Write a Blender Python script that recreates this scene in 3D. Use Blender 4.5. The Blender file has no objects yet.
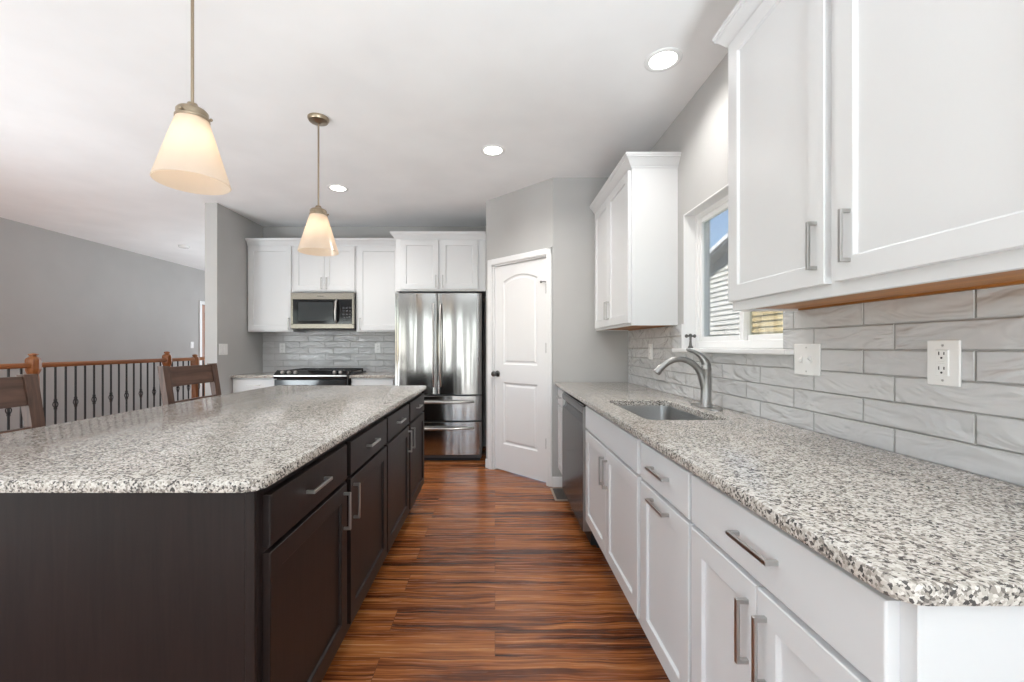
import bpy, bmesh, math, random
from mathutils import Vector, Matrix
random.seed(7)
C = bpy.context.scene.collection
S = bpy.context.scene
PI = math.pi

# ------------------------------------------------------------------ camera
H = 1.219
cam_d = bpy.data.cameras.new('camera')
cam_d.sensor_fit = 'HORIZONTAL'
cam_d.sensor_width = 36.0
cam_d.lens = 36.0 * 420.0 / 1024.0
cam_d.shift_x = (512 - 495) / 1024.0
cam_d.shift_y = (347 - 341) / 1024.0
cam_d.clip_start = 0.02
cam = bpy.data.objects.new('camera', cam_d)
C.objects.link(cam)
cam.location = (0, 0, H)
cam.rotation_euler = (PI / 2, 0, 0)
S.camera = cam

# ------------------------------------------------------------------ exposure, sky, sun, daylight
S.view_settings.view_transform = 'Standard'
S.view_settings.look = 'None'
S.view_settings.gamma = 1.0
S.view_settings.use_curve_mapping = False
S.view_settings.exposure = 0.08
S.cycles.max_bounces = 12
S.cycles.diffuse_bounces = 6
S.cycles.sample_clamp_indirect = 6.0

world = bpy.data.worlds.new('sky')
S.world = world
world.use_nodes = True
wn = world.node_tree
wn.nodes.clear()
w_out = wn.nodes.new('ShaderNodeOutputWorld')
w_bg = wn.nodes.new('ShaderNodeBackground')
w_sky = wn.nodes.new('ShaderNodeTexSky')
w_sky.sky_type = 'NISHITA'
w_sky.sun_disc = False
w_sky.sun_elevation = math.radians(50)
w_sky.sun_rotation = math.radians(250)
w_sky.air_density = 1.0
w_sky.dust_density = 0.6
w_bg.inputs['Strength'].default_value = 0.36
w_hue = wn.nodes.new('ShaderNodeHueSaturation')
w_hue.inputs['Saturation'].default_value = 1.15
wn.links.new(w_sky.outputs[0], w_hue.inputs['Color'])
wn.links.new(w_hue.outputs[0], w_bg.inputs[0])
wn.links.new(w_bg.outputs[0], w_out.inputs[0])


def sun(name, direction, strength, color):
    d = bpy.data.lights.new(name, 'SUN')
    d.energy = strength
    d.color = color
    d.angle = math.radians(0.6)
    o = bpy.data.objects.new(name, d)
    C.objects.link(o)
    o.rotation_euler = Vector(direction).to_track_quat('-Z', 'Y').to_euler()
    o.location = (-8, 0, 12)
    return o


sun('sunlight', (0.42, 0.70, -0.58), 17.0, (1.0, 0.97, 0.93))


def daylight(name, loc, direction, sx, sy, watts, color=(0.88, 0.94, 1.0)):
    d = bpy.data.lights.new(name, 'AREA')
    d.shape = 'RECTANGLE'
    d.size = sx
    d.size_y = sy
    d.energy = watts
    d.color = color
    o = bpy.data.objects.new(name, d)
    C.objects.link(o)
    o.location = loc
    o.rotation_euler = Vector(direction).to_track_quat('-Z', 'Y').to_euler()
    return o


# area lights added at assumed, unseen windows and a patio door off camera
daylight('assumed_patio_daylight', (-0.70, -3.66, 1.12), (0, 1, 0), 0.95, 2.0, 24)
daylight('assumed_side_daylight', (0.62, -3.66, 1.12), (0, 1, 0), 0.40, 2.0, 9)
daylight('assumed_rear_daylight', (-2.75, -3.66, 1.30), (0, 1, 0), 0.70, 1.6, 14)
daylight('assumed_corner_daylight', (-4.70, -3.66, 1.30), (0, 1, 0), 1.15, 1.5, 18)
daylight('added_left_daylight', (-5.66, -1.4, 1.35), (1, 0, 0), 2.4, 1.75, 6)  # added light from an assumed window on the left, as is the next
daylight('added_left_daylight_front', (-5.66, 1.7, 1.35), (1, 0, 0), 2.2, 1.75, 7)
daylight('added_hall_daylight', (-4.3, 9.46, 1.40), (0, -1, 0), 1.6, 1.6, 40)  # no window known here; added to brighten the hall


def ceiling_bounce(name, loc, aim, watts, angle=150):
    """added unseen spot turned up at the white ceiling, as fill and assumed bounced flash"""
    d = bpy.data.lights.new(name, 'SPOT')
    d.energy = watts
    d.spot_size = math.radians(angle)
    d.spot_blend = 1.0
    d.shadow_soft_size = 0.35
    d.color = (0.86, 0.95, 1.0)
    o = bpy.data.objects.new(name, d)
    C.objects.link(o)
    o.location = loc
    o.rotation_euler = (Vector(aim) - Vector(loc)).to_track_quat('-Z', 'Y').to_euler()
    return o


ceiling_bounce('added_fill_living', (-4.4, -0.6, 0.55), (-4.0, 0.5, 2.7), 340, 142)  # added ceiling fill, no lamp known here; likewise dining and hall
ceiling_bounce('added_fill_dining', (-3.35, 2.45, 0.55), (-2.5, 3.1, 2.7), 80, 142)
ceiling_bounce('added_fill_hall', (-3.6, 6.6, 0.7), (-3.9, 6.4, 2.7), 95)
ceiling_bounce('bounced_flash', (0.62, -1.3, 0.55), (0.50, -0.95, 2.7), 600, 142)

# ------------------------------------------------------------------ materials


class NT:
    def __init__(self, name):
        self.m = bpy.data.materials.new(name)
        self.m.use_nodes = True
        self.t = self.m.node_tree
        self.t.nodes.clear()
        self.out = self.t.nodes.new('ShaderNodeOutputMaterial')

    def n(self, kind, **kw):
        nd = self.t.nodes.new('ShaderNode' + kind)
        for k, v in kw.items():
            setattr(nd, k, v)
        return nd

    def l(self, a, b):
        self.t.links.new(a, b)

    def bsdf(self, color=None, rough=0.5, metal=0.0, spec=None, **kw):
        b = self.n('BsdfPrincipled')
        if color is not None:
            b.inputs['Base Color'].default_value = (*color, 1)
        b.inputs['Roughness'].default_value = rough
        b.inputs['Metallic'].default_value = metal
        if spec is not None:
            b.inputs['Specular IOR Level'].default_value = spec
        for k, v in kw.items():
            b.inputs[k].default_value = v
        self.l(b.outputs[0], self.out.inputs[0])
        self.b = b
        return b

    def coords(self, scale=(1, 1, 1), loc=(0, 0, 0), rot=(0, 0, 0), kind='Object'):
        tc = self.n('TexCoord')
        mp = self.n('Mapping')
        mp.inputs['Scale'].default_value = scale
        mp.inputs['Location'].default_value = loc
        mp.inputs['Rotation'].default_value = rot
        self.l(tc.outputs[kind], mp.inputs[0])
        return mp.outputs[0]

    def noise(self, vec, scale=5.0, detail=3.0, rough=0.5, dist=0.0):
        nd = self.n('TexNoise')
        nd.inputs['Scale'].default_value = scale
        nd.inputs['Detail'].default_value = detail
        nd.inputs['Roughness'].default_value = rough
        nd.inputs['Distortion'].default_value = dist
        self.l(vec, nd.inputs['Vector'])
        return nd.outputs['Fac']

    def ramp(self, fac, stops, interp='LINEAR'):
        r = self.n('ValToRGB')
        r.color_ramp.interpolation = interp
        el = r.color_ramp.elements
        while len(el) < len(stops):
            el.new(0.5)
        for e, (p, c) in zip(el, stops):
            e.position = p
            e.color = (*c, 1) if len(c) == 3 else c
        self.l(fac, r.inputs[0])
        return r.outputs[0]

    def mix(self, fac, a, b, blend='MIX'):
        mx = self.n('Mix', data_type='RGBA', blend_type=blend)
        if isinstance(fac, (int, float)):
            mx.inputs[0].default_value = fac
        else:
            self.l(fac, mx.inputs[0])
        for s, v in ((mx.inputs[6], a), (mx.inputs[7], b)):
            if isinstance(v, tuple):
                s.default_value = (*v, 1)
            else:
                self.l(v, s)
        return mx.outputs[2]

    def math(self, op, a, b=None):
        nd = self.n('Math', operation=op)
        for i, v in enumerate((a, b)):
            if v is None:
                continue
            if isinstance(v, (int, float)):
                nd.inputs[i].default_value = v
            else:
                self.l(v, nd.inputs[i])
        return nd.outputs[0]

    def bump(self, height, strength=0.3, dist=0.01):
        bp = self.n('Bump')
        bp.inputs['Strength'].default_value = strength
        bp.inputs['Distance'].default_value = dist
        self.l(height, bp.inputs['Height'])
        self.l(bp.outputs[0], self.b.inputs['Normal'])
        return bp


def plain(name, color, rough=0.5, metal=0.0, spec=None, bump=None, **kw):
    n = NT(name)
    n.bsdf(color, rough, metal, spec, **kw)
    if bump:
        sc, st, di = bump
        n.bump(n.noise(n.coords(), sc, 4), st, di)
    return n.m


def paint(name, color, rough, vary=0.03, bump=(260, 0.05, 0.002)):
    n = NT(name)
    n.bsdf(color, rough)
    f = n.noise(n.coords(), 2.3, 3)
    lo = tuple(c * (1 - vary) for c in color)
    hi = tuple(c * (1 + vary) for c in color)
    n.l(n.ramp(f, [(0.3, lo), (0.7, hi)]), n.b.inputs['Base Color'])
    if bump:
        n.bump(n.noise(n.coords(), bump[0], 2), bump[1], bump[2])
    return n.m


def wood(name, dark, light, axis, rough=0.35, scale=1.0, bump=0.08):
    n = NT(name)
    n.bsdf(light, rough)
    st = [34 * scale] * 3
    st[axis] = 2.2 * scale
    v = n.coords(tuple(st))
    f = n.noise(v, 1.0, 5, 0.6, 0.6)
    col = n.ramp(f, [(0.30, dark), (0.52, tuple((a + b) / 2 for a, b in zip(dark, light))), (0.75, light)])
    n.l(col, n.b.inputs['Base Color'])
    n.bump(f, bump, 0.002)
    return n.m


def granite(name):
    n = NT(name)
    n.bsdf((0.6, 0.6, 0.58), 0.12, 0.0, 0.18)
    tc = n.n('TexCoord')
    wob = n.n('TexNoise')
    wob.inputs['Scale'].default_value = 240
    wob.inputs['Detail'].default_value = 2
    n.l(tc.outputs['Object'], wob.inputs['Vector'])
    sub = n.n('VectorMath', operation='MULTIPLY_ADD')
    n.l(wob.outputs['Color'], sub.inputs[0])
    sub.inputs[1].default_value = (0.006, 0.006, 0.006)
    n.l(tc.outputs['Object'], sub.inputs[2])
    vor = n.n('TexVoronoi')
    vor.inputs['Scale'].default_value = 225
    n.l(sub.outputs[0], vor.inputs['Vector'])
    sep = n.n('SeparateColor')
    n.l(vor.outputs['Color'], sep.inputs[0])
    cloud = n.noise(tc.outputs['Object'], 26, 3)
    val = n.math('ADD', sep.outputs[0], n.math('MULTIPLY', n.math('SUBTRACT', cloud, 0.5), 0.55))
    col = n.ramp(val, [(0.0, (0.035, 0.033, 0.034)), (0.12, (0.13, 0.115, 0.105)), (0.23, (0.28, 0.25, 0.22)),
                       (0.38, (0.44, 0.405, 0.36)), (0.58, (0.565, 0.525, 0.475)), (0.80, (0.66, 0.63, 0.585))], 'CONSTANT')
    big = n.noise(tc.outputs['Object'], 6, 2)
    col = n.mix(n.math('MULTIPLY', big, 0.22), col, (0.50, 0.46, 0.42))
    n.l(col, n.b.inputs['Base Color'])
    return n.m


def tile(name, horiz, u0, z0):
    """3x12 hand-made gloss tile; horiz = index of the axis the courses run along."""
    n = NT(name)
    n.bsdf((0.55, 0.55, 0.55), 0.06)
    tc = n.n('TexCoord')
    sp = n.n('SeparateXYZ')
    n.l(tc.outputs['Object'], sp.inputs[0])
    cb = n.n('CombineXYZ')
    n.l(n.math('SUBTRACT', sp.outputs[horiz], u0), cb.inputs[0])
    n.l(n.math('SUBTRACT', sp.outputs[2], z0), cb.inputs[1])

    def brick(mortar, smooth):
        b = n.n('TexBrick')
        b.offset = 0.3333
        b.offset_frequency = 2
        b.squash = 1.0
        b.inputs['Scale'].default_value = 1.0
        b.inputs['Brick Width'].default_value = 0.308
        b.inputs['Row Height'].default_value = 0.0762
        b.inputs['Mortar Size'].default_value = mortar
        b.inputs['Mortar Smooth'].default_value = smooth
        b.inputs['Color1'].default_value = (0.0, 0.0, 0.0, 1)
        b.inputs['Color2'].default_value = (1.0, 1.0, 1.0, 1)
        n.l(cb.outputs[0], b.inputs['Vector'])
        return b
    b1 = brick(0.0014, 0.0)
    b2 = brick(0.0045, 1.0)
    tone = n.ramp(b1.outputs['Color'], [(0.0, (0.52, 0.52, 0.525)), (1.0, (0.59, 0.59, 0.592))])
    wash = n.noise(n.coords((3, 3, 9)), 4, 4, 0.55, 0.8)
    tone = n.mix(n.math('MULTIPLY', wash, 0.45), tone, (0.69, 0.69, 0.69))
    col = n.mix(b1.outputs['Fac'], tone, (0.40, 0.395, 0.385))
    n.l(col, n.b.inputs['Base Color'])
    n.l(n.math('ADD', n.math('MULTIPLY', b1.outputs['Fac'], 0.5), 0.06), n.b.inputs['Roughness'])
    # pillowed edges + slow hand-made waves, running mostly along the tile
    sc = [5.0, 5.0, 13.0]
    wave = n.noise(n.coords(tuple(sc), rot=(0.55 if horiz == 1 else 0, 0.55 if horiz == 0 else 0, 0)), 1.0, 2, 0.45, 1.3)
    hgt = n.math('SUBTRACT', n.math('MULTIPLY', wave, 4.6), b2.outputs['Fac'])
    n.bump(hgt, 1.0, 0.005)
    return n.m


def plank_floor(name):
    n = NT(name)
    n.bsdf((0.3, 0.12, 0.05), 0.24)
    v = n.coords()
    b = n.n('TexBrick')
    b.offset = 0.37
    b.offset_frequency = 2
    b.inputs['Scale'].default_value = 1.0
    b.inputs['Brick Width'].default_value = 1.22
    b.inputs['Row Height'].default_value = 0.150
    b.inputs['Mortar Size'].default_value = 0.0009
    b.inputs['Mortar Smooth'].default_value = 0.3
    b.inputs['Color1'].default_value = (0, 0, 0, 1)
    b.inputs['Color2'].default_value = (1, 1, 1, 1)
    n.l(v, b.inputs['Vector'])
    sp = n.n('SeparateXYZ')
    n.l(v, sp.inputs[0])
    sepc = n.n('SeparateColor')
    n.l(b.outputs['Color'], sepc.inputs[0])
    # every plank has a grain of its own: slow wavy bands plus fine fibre
    wob = n.n('CombineXYZ')
    n.l(n.math('MULTIPLY', sp.outputs[0], 2.2), wob.inputs[0])
    n.l(n.math('MULTIPLY', sp.outputs[1], 3.0), wob.inputs[1])
    n.l(n.math('MULTIPLY', sepc.outputs[0], 53.0), wob.inputs[2])
    w1 = n.noise(wob.outputs[0], 1.3, 2, 0.5, 0.3)
    yw = n.math('ADD', n.math('MULTIPLY', sp.outputs[1], 26.0), n.math('MULTIPLY', w1, 1.15))
    cb = n.n('CombineXYZ')
    n.l(n.math('MULTIPLY', sp.outputs[0], 0.75), cb.inputs[0])
    n.l(yw, cb.inputs[1])
    n.l(n.math('MULTIPLY', sepc.outputs[0], 37.0), cb.inputs[2])
    f1 = n.noise(cb.outputs[0], 1.25, 5, 0.62, 0.9)
    cb2 = n.n('CombineXYZ')
    n.l(n.math('MULTIPLY', sp.outputs[0], 3.0), cb2.inputs[0])
    n.l(n.math('MULTIPLY', yw, 5.0), cb2.inputs[1])
    n.l(n.math('MULTIPLY', sepc.outputs[0], 19.0), cb2.inputs[2])
    f2 = n.noise(cb2.outputs[0], 1.0, 3, 0.6, 0.4)
    f = n.math('ADD', n.math('MULTIPLY', f1, 0.72), n.math('MULTIPLY', f2, 0.28))
    f = n.math('ADD', f, n.math('MULTIPLY', n.math('SUBTRACT', sepc.outputs[0], 0.5), 0.10))
    col = n.ramp(f, [(0.33, (0.030, 0.0085, 0.0035)), (0.425, (0.105, 0.028, 0.009)), (0.49, (0.255, 0.077, 0.022)),
                     (0.57, (0.385, 0.140, 0.042)), (0.70, (0.56, 0.26, 0.10))])
    col = n.mix(b.outputs['Fac'], col, (0.07, 0.02, 0.008))
    n.l(col, n.b.inputs['Base Color'])
    n.l(n.math('ADD', n.math('MULTIPLY', f2, 0.14), 0.19), n.b.inputs['Roughness'])
    n.bump(n.math('SUBTRACT', f, b.outputs['Fac']), 0.10, 0.002)
    return n.m


def steel(name, base=0.60, rough=0.22, wav=0.0, brushed=True, axis=2):
    n = NT(name)
    n.bsdf((base, base * 0.985, base * 0.96), rough, 1.0)
    sc = [900.0, 900.0, 900.0]
    sc[axis] = 4.0
    if brushed:
        f = n.noise(n.coords(tuple(sc)), 1.0, 2)
        n.l(n.math('ADD', n.math('MULTIPLY', f, 0.16), rough - 0.08), n.b.inputs['Roughness'])
    if wav:
        w = n.noise(n.coords((7.0, 7.0, 0.55)), 1.0, 1, 0.4, 0.3)
        n.bump(w, wav, 0.02)
    return n.m


def pane_glass(name, tint=(1, 1, 1)):
    n = NT(name)
    tr = n.n('BsdfTransparent')
    tr.inputs[0].default_value = (*tint, 1)
    gl = n.n('BsdfGlossy')
    gl.inputs['Roughness'].default_value = 0.02
    fr = n.n('Fresnel')
    fr.inputs[0].default_value = 1.45
    mx = n.n('MixShader')
    n.l(n.math('MULTIPLY', fr.outputs[0], 0.8), mx.inputs[0])
    n.l(tr.outputs[0], mx.inputs[1])
    n.l(gl.outputs[0], mx.inputs[2])
    n.l(mx.outputs[0], n.out.inputs[0])
    return n.m


def screen_mesh(name):
    n = NT(name)
    tr = n.n('BsdfTransparent')
    tr.inputs[0].default_value = (0.86, 0.77, 0.58, 1)
    df = n.n('BsdfDiffuse')
    df.inputs[0].default_value = (0.10, 0.085, 0.05, 1)
    mx = n.n('MixShader')
    mx.inputs[0].default_value = 0.0
    n.l(tr.outputs[0], mx.inputs[1])
    n.l(df.outputs[0], mx.inputs[2])
    n.l(mx.outputs[0], n.out.inputs[0])
    return n.m


def shade_glass(name):
    n = NT(name)
    tl = n.n('BsdfTranslucent')
    tl.inputs[0].default_value = (0.94, 0.84, 0.72, 1)
    df = n.n('BsdfDiffuse')
    df.inputs[0].default_value = (0.88, 0.80, 0.71, 1)
    gl = n.n('BsdfGlossy')
    gl.inputs['Roughness'].default_value = 0.15
    tr = n.n('BsdfTransparent')
    m1 = n.n('MixShader')
    m1.inputs[0].default_value = 0.42
    n.l(tl.outputs[0], m1.inputs[1])
    n.l(df.outputs[0], m1.inputs[2])
    m2 = n.n('MixShader')
    m2.inputs[0].default_value = 0.05
    n.l(m1.outputs[0], m2.inputs[1])
    n.l(gl.outputs[0], m2.inputs[2])
    m3 = n.n('MixShader')
    m3.inputs[0].default_value = 0.04
    n.l(m2.outputs[0], m3.inputs[1])
    n.l(tr.outputs[0], m3.inputs[2])
    n.l(m3.outputs[0], n.out.inputs[0])
    return n.m


def emit(name, color, strength):
    n = NT(name)
    e = n.n('Emission')
    e.inputs[0].default_value = (*color, 1)
    e.inputs[1].default_value = strength
    n.l(e.outputs[0], n.out.inputs[0])
    return n.m


M = {
    'wall': paint('wall_paint', (0.475, 0.470, 0.460), 0.75),
    'ceiling': paint('ceiling_paint', (0.87, 0.87, 0.87), 0.9),
    'white': paint('cabinet_white', (0.70, 0.705, 0.71), 0.32, 0.01, None),
    'trim': paint('trim_white', (0.82, 0.82, 0.82), 0.35, 0.01, None),
    'vinyl': plain('window_vinyl', (0.86, 0.86, 0.86), 0.3),
    'plastic': plain('white_plastic', (0.84, 0.84, 0.83), 0.25),
    'slot': plain('dark_slot', (0.03, 0.03, 0.03), 0.5),
    'granite': granite('granite'),
    'tile_side': tile('gloss_tile_side', 1, 0.706, 0.906),
    'tile_back': tile('gloss_tile_back', 0, -2.9, 0.906),
    'floor': plank_floor('plank_floor'),
    'espresso': wood('espresso_stain', (0.0085, 0.005, 0.0045), (0.019, 0.011, 0.0095), 2, 0.42, 1.6, 0.05),
    'steel': steel('brushed_steel', 0.36, 0.15, 0.45),
    'steel_plain': steel('plain_steel', 0.28, 0.24, 0, True, 0),
    'steel_dark': plain('dark_steel', (0.030, 0.030, 0.032), 0.18, 0.0, 0.09),
    'nickel': steel('brushed_nickel', 0.50, 0.28, 0, False),
    'faucet': steel('faucet_nickel', 0.36, 0.32, 0, False),
    'sink': steel('sink_steel', 0.42, 0.30, 0, True, 1),
    'fridge_side': plain('appliance_grey', (0.10, 0.10, 0.105), 0.4),
    'black_gloss': plain('black_gloss', (0.008, 0.008, 0.009), 0.08),
    'black_matte': plain('black_matte', (0.012, 0.012, 0.013), 0.5),
    'cast_iron': plain('cast_iron', (0.015, 0.015, 0.016), 0.55, bump=(300, 0.3, 0.001)),
    'iron': plain('wrought_iron', (0.014, 0.014, 0.015), 0.45),
    'oak': wood('honey_oak', (0.22, 0.068, 0.018), (0.40, 0.15, 0.045), 1, 0.3),
    'oak_v': wood('honey_oak_upright', (0.22, 0.068, 0.018), (0.40, 0.15, 0.045), 2, 0.3),
    'walnut': wood('stool_wood', (0.050, 0.025, 0.017), (0.150, 0.080, 0.056), 2, 0.42),
    'walnut_h': wood('stool_wood_rail', (0.050, 0.025, 0.017), (0.150, 0.080, 0.056), 1, 0.42),
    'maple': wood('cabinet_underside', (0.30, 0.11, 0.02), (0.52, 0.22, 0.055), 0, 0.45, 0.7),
    'bronze': steel('antique_brass', 0.42, 0.30, 0, False),
    'shade': shade_glass('frosted_shade'),
    'bulb': emit('warm_bulb', (1.0, 0.84, 0.64), 13.0),
    'downlight': emit('downlight_lens', (1.0, 0.97, 0.92), 9.0),
    'glass': pane_glass('window_glass'),
    'screen': screen_mesh('insect_screen'),
    'siding': paint('vinyl_siding', (0.68, 0.66, 0.60), 0.6, 0.03, None),
    'slate': plain('dark_slate_blue', (0.055, 0.08, 0.11), 0.6),
    'shingle': plain('roof_shingle', (0.10, 0.10, 0.11), 0.9, bump=(40, 0.5, 0.02)),
    'bounce_floor': plain('pale_bounce', (0.72, 0.71, 0.69), 0.95, bump=(400, 0.4, 0.004)),
    'lawn': plain('lawn', (0.12, 0.17, 0.05), 0.95, bump=(60, 0.6, 0.03)),
    'bronze_dark': steel('dark_pewter', 0.14, 0.35, 0, False),
    'hinge': plain('satin_hinge', (0.15, 0.15, 0.15), 0.4),
    'vent': plain('floor_register', (0.30, 0.24, 0.19), 0.4),
}
sp_ = M['steel_plain'].node_tree.nodes['Principled BSDF']
sp_.inputs['Base Color'].default_value = (0.27, 0.25, 0.215, 1)
br = M['bronze'].node_tree.nodes['Principled BSDF']
br.inputs['Base Color'].default_value = (0.38, 0.31, 0.225, 1)

M['espresso'].node_tree.nodes['Principled BSDF'].inputs['Specular IOR Level'].default_value = 0.3

# ------------------------------------------------------------------ mesh helpers


class MB:
    """collects shapes into one mesh"""

    def __init__(self):
        self.bm = bmesh.new()

    def _merge(self, bm):
        me = bpy.data.meshes.new('tmp')
        bm.to_mesh(me)
        bm.free()
        self.bm.from_mesh(me)
        bpy.data.meshes.remove(me)

    def box(self, x0, x1, y0, y1, z0, z1, bev=0.0, seg=1, mat=None):
        bm = bmesh.new()
        bmesh.ops.create_cube(bm, size=1.0)
        sx, sy, sz = abs(x1 - x0), abs(y1 - y0), abs(z1 - z0)
        for v in bm.verts:
            v.co = Vector(((x0 + x1) / 2 + v.co.x * sx, (y0 + y1) / 2 + v.co.y * sy, (z0 + z1) / 2 + v.co.z * sz))
        if bev > 0:
            bmesh.ops.bevel(bm, geom=bm.edges[:], offset=min(bev, 0.45 * min(sx, sy, sz)), segments=seg,
                            affect='EDGES', profile=0.5)
        if mat is not None:
            bm.transform(mat)
        self._merge(bm)
        return self

    def loops(self, loops, cap0=True, cap1=True, closed=True):
        """skin a list of equally long vertex loops"""
        bm = self.bm
        rows = [[bm.verts.new(p) for p in lp] for lp in loops]
        n = len(rows[0])
        rng = range(n) if closed else range(n - 1)
        for a, b in zip(rows, rows[1:]):
            for i in rng:
                j = (i + 1) % n
                bm.faces.new((a[i], a[j], b[j], b[i]))
        if cap0:
            bm.faces.new(list(reversed(rows[0])))
        if cap1:
            bm.faces.new(rows[-1])
        return self

    def lathe(self, prof, cx=0, cy=0, seg=32, axis='Z', cz=0, cap0=True, cap1=True, rot=0.0, rim=1.0):
        """prof = [(radius, height)]"""
        lps = []
        for r, h in prof:
            lp = []
            for k in range(seg):
                a = rot + 2 * PI * k / seg
                u, v = r * math.cos(a) * rim, r * math.sin(a) * rim
                if axis == 'Z':
                    lp.append((cx + u, cy + v, cz + h))
                elif axis == 'Y':
                    lp.append((cx + u, cy + h, cz + v))
                else:
                    lp.append((cx + h, cy + u, cz + v))
            lps.append(lp)
        return self.loops(lps, cap0, cap1)

    def tube(self, pts, rad, seg=12, up=(0, 0, 1)):
        """round bar through points; rad a number or a list"""
        pts = [Vector(p) for p in pts]
        if isinstance(rad, (int, float)):
            rad = [rad] * len(pts)
        lps = []
        prev = None
        for i, p in enumerate(pts):
            t = (pts[min(i + 1, len(pts) - 1)] - pts[max(i - 1, 0)]).normalized()
            if prev is None:
                ref = Vector(up) if abs(t.dot(Vector(up))) < 0.95 else Vector((1, 0, 0))
                prev = t.cross(ref).normalized()
            else:
                prev = (prev - t * prev.dot(t)).normalized()
            o = t.cross(prev)
            lps.append([tuple(p + rad[i] * (math.cos(2 * PI * k / seg) * prev + math.sin(2 * PI * k / seg) * o))
                        for k in range(seg)])
        return self.loops(lps)

    def sphere(self, c, r, sx=1, sy=1, sz=1, u=20, v=12):
        bm = bmesh.new()
        bmesh.ops.create_uvsphere(bm, u_segments=u, v_segments=v, radius=r)
        for w in bm.verts:
            w.co = Vector((c[0] + w.co.x * sx, c[1] + w.co.y * sy, c[2] + w.co.z * sz))
        self._merge(bm)
        return self

    def poly_face(self, outer, holes=()):
        """flat face with holes, from lists of points"""
        bm = bmesh.new()
        edges = []
        for lp in [outer] + list(holes):
            vs = [bm.verts.new(p) for p in lp]
            for i in range(len(vs)):
                edges.append(bm.edges.new((vs[i], vs[(i + 1) % len(vs)])))
        bmesh.ops.triangle_fill(bm, use_beauty=True, use_dissolve=False, edges=edges)
        self._merge(bm)
        return self

    def build(self, name, mat, parent=None, smooth=False, loc=None, rz=None):
        bm = self.bm
        bmesh.ops.remove_doubles(bm, verts=bm.verts[:], dist=0.00002)
        bmesh.ops.recalc_face_normals(bm, faces=bm.faces[:])
        me = bpy.data.meshes.new(name)
        bm.to_mesh(me)
        bm.free()
        if smooth:
            for p in me.polygons:
                p.use_smooth = True
            me.set_sharp_from_angle(angle=math.radians(38))
        me.materials.append(mat)
        o = bpy.data.objects.new(name, me)
        C.objects.link(o)
        if parent is not None:
            o.parent = parent
        if loc is not None:
            o.location = loc
        if rz is not None:
            o.rotation_euler = (0, 0, rz)
        return o


def box(*a, **k):
    return MB().box(*a, **k)


def tag(o, label, cat, group=None):
    o['label'] = label
    o['category'] = cat
    if group:
        o['group'] = group
    return o


def thing(name, label, cat, loc=(0, 0, 0), rz=0.0, group=None):
    o = bpy.data.objects.new(name, None)
    o.empty_display_size = 0.1
    C.objects.link(o)
    o.location = loc
    o.rotation_euler = (0, 0, rz)
    return tag(o, label, cat, group)


def struct(o):
    o['kind'] = 'structure'
    return o


def dup(root, loc, label):
    r = root.copy()
    C.objects.link(r)
    r.location = loc
    r['label'] = label
    for ch in list(root.children):
        c = ch.copy()
        C.objects.link(c)
        c.parent = r
        for g in list(ch.children):
            d = g.copy()
            C.objects.link(d)
            d.parent = c
    return r


def rrect(x0, x1, y0, y1, r, seg=6, corners=(1, 1, 1, 1)):
    """rounded rectangle outline, corner flags order: x0y0, x1y0, x1y1, x0y1"""
    out = []
    cs = [(x0 + r, y0 + r, PI), (x1 - r, y0 + r, 1.5 * PI), (x1 - r, y1 - r, 0), (x0 + r, y1 - r, 0.5 * PI)]
    raw = [(x0, y0), (x1, y0), (x1, y1), (x0, y1)]
    for (cx, cy, a0), fl, rw in zip(cs, corners, raw):
        for k in range(seg + 1):
            if fl:
                a = a0 + 0.5 * PI * k / seg
                out.append((cx + r * math.cos(a), cy + r * math.sin(a)))
            else:
                out.append((rw[0] + 1e-4 * k * (1 if rw[0] == x0 else -1) * 0, rw[1]))
    # drop exact repeats
    res = []
    for p in out:
        if not res or (abs(p[0] - res[-1][0]) + abs(p[1] - res[-1][1])) > 1e-7:
            res.append(p)
    return res


# ------------------------------------------------------------------ the setting
WX = 1.167          # drywall of the window wall; tile face 1.159
CZ = 2.695          # ceiling
BY = 5.15           # kitchen back wall
LX = -5.63          # far left wall
RY = -3.62          # rear wall behind the camera
WY0, WY1, WZ0, WZ1 = 1.69, 2.596, 1.212, 2.035   # kitchen window opening

struct(box(LX - 0.2, WX + 0.2, RY - 0.2, 9.7, -0.12, 0.0).build('floor', M['floor']))
struct(box(LX, WX, RY, -0.5, 0.0, 0.012).build('floor_bounce', M['bounce_floor']))  # unseen pale floor added behind the camera to bounce sun onto the ceiling
struct(box(LX - 0.2, WX + 0.2, RY - 0.2, 9.7, CZ, CZ + 0.12).build('ceiling', M['ceiling']))

w = MB()
T = 0.16
w.box(WX, WX + T, RY - 0.1, WY0, 0, CZ)
w.box(WX, WX + T, WY1, 3.8, 0, CZ)
w.box(WX, WX + T, WY0, WY1, 0, WZ0 - 0.024)
w.box(WX, WX + T, WY0, WY1, WZ1, CZ)
struct(w.build('wall_right', M['wall']))
struct(box(-2.97, 0.2, BY, BY + 0.12, 0, CZ).build('wall_back', M['wall']))
struct(box(-2.97, -2.845, 4.30, 9.5, 0, CZ).build('wall_wing', M['wall']))
struct(box(LX - 0.1, -2.9, 9.5, 9.62, 0, CZ).build('wall_hall_end', M['wall']))
DY0, DY1 = 8.05, 8.88   # wooden door in the far left wall
w = MB()
lw = [(-2.6, -0.2), (0.6, 2.8)]
w.box(LX - 0.12, LX, RY - 0.1, lw[0][0], 0, CZ)
w.box(LX - 0.12, LX, lw[0][1], lw[1][0], 0, CZ)
w.box(LX - 0.12, LX, lw[1][1], DY0, 0, CZ)
w.box(LX - 0.12, LX, DY1, 9.6, 0, CZ)
w.box(LX - 0.12, LX, DY0, DY1, 2.04, CZ)
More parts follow.
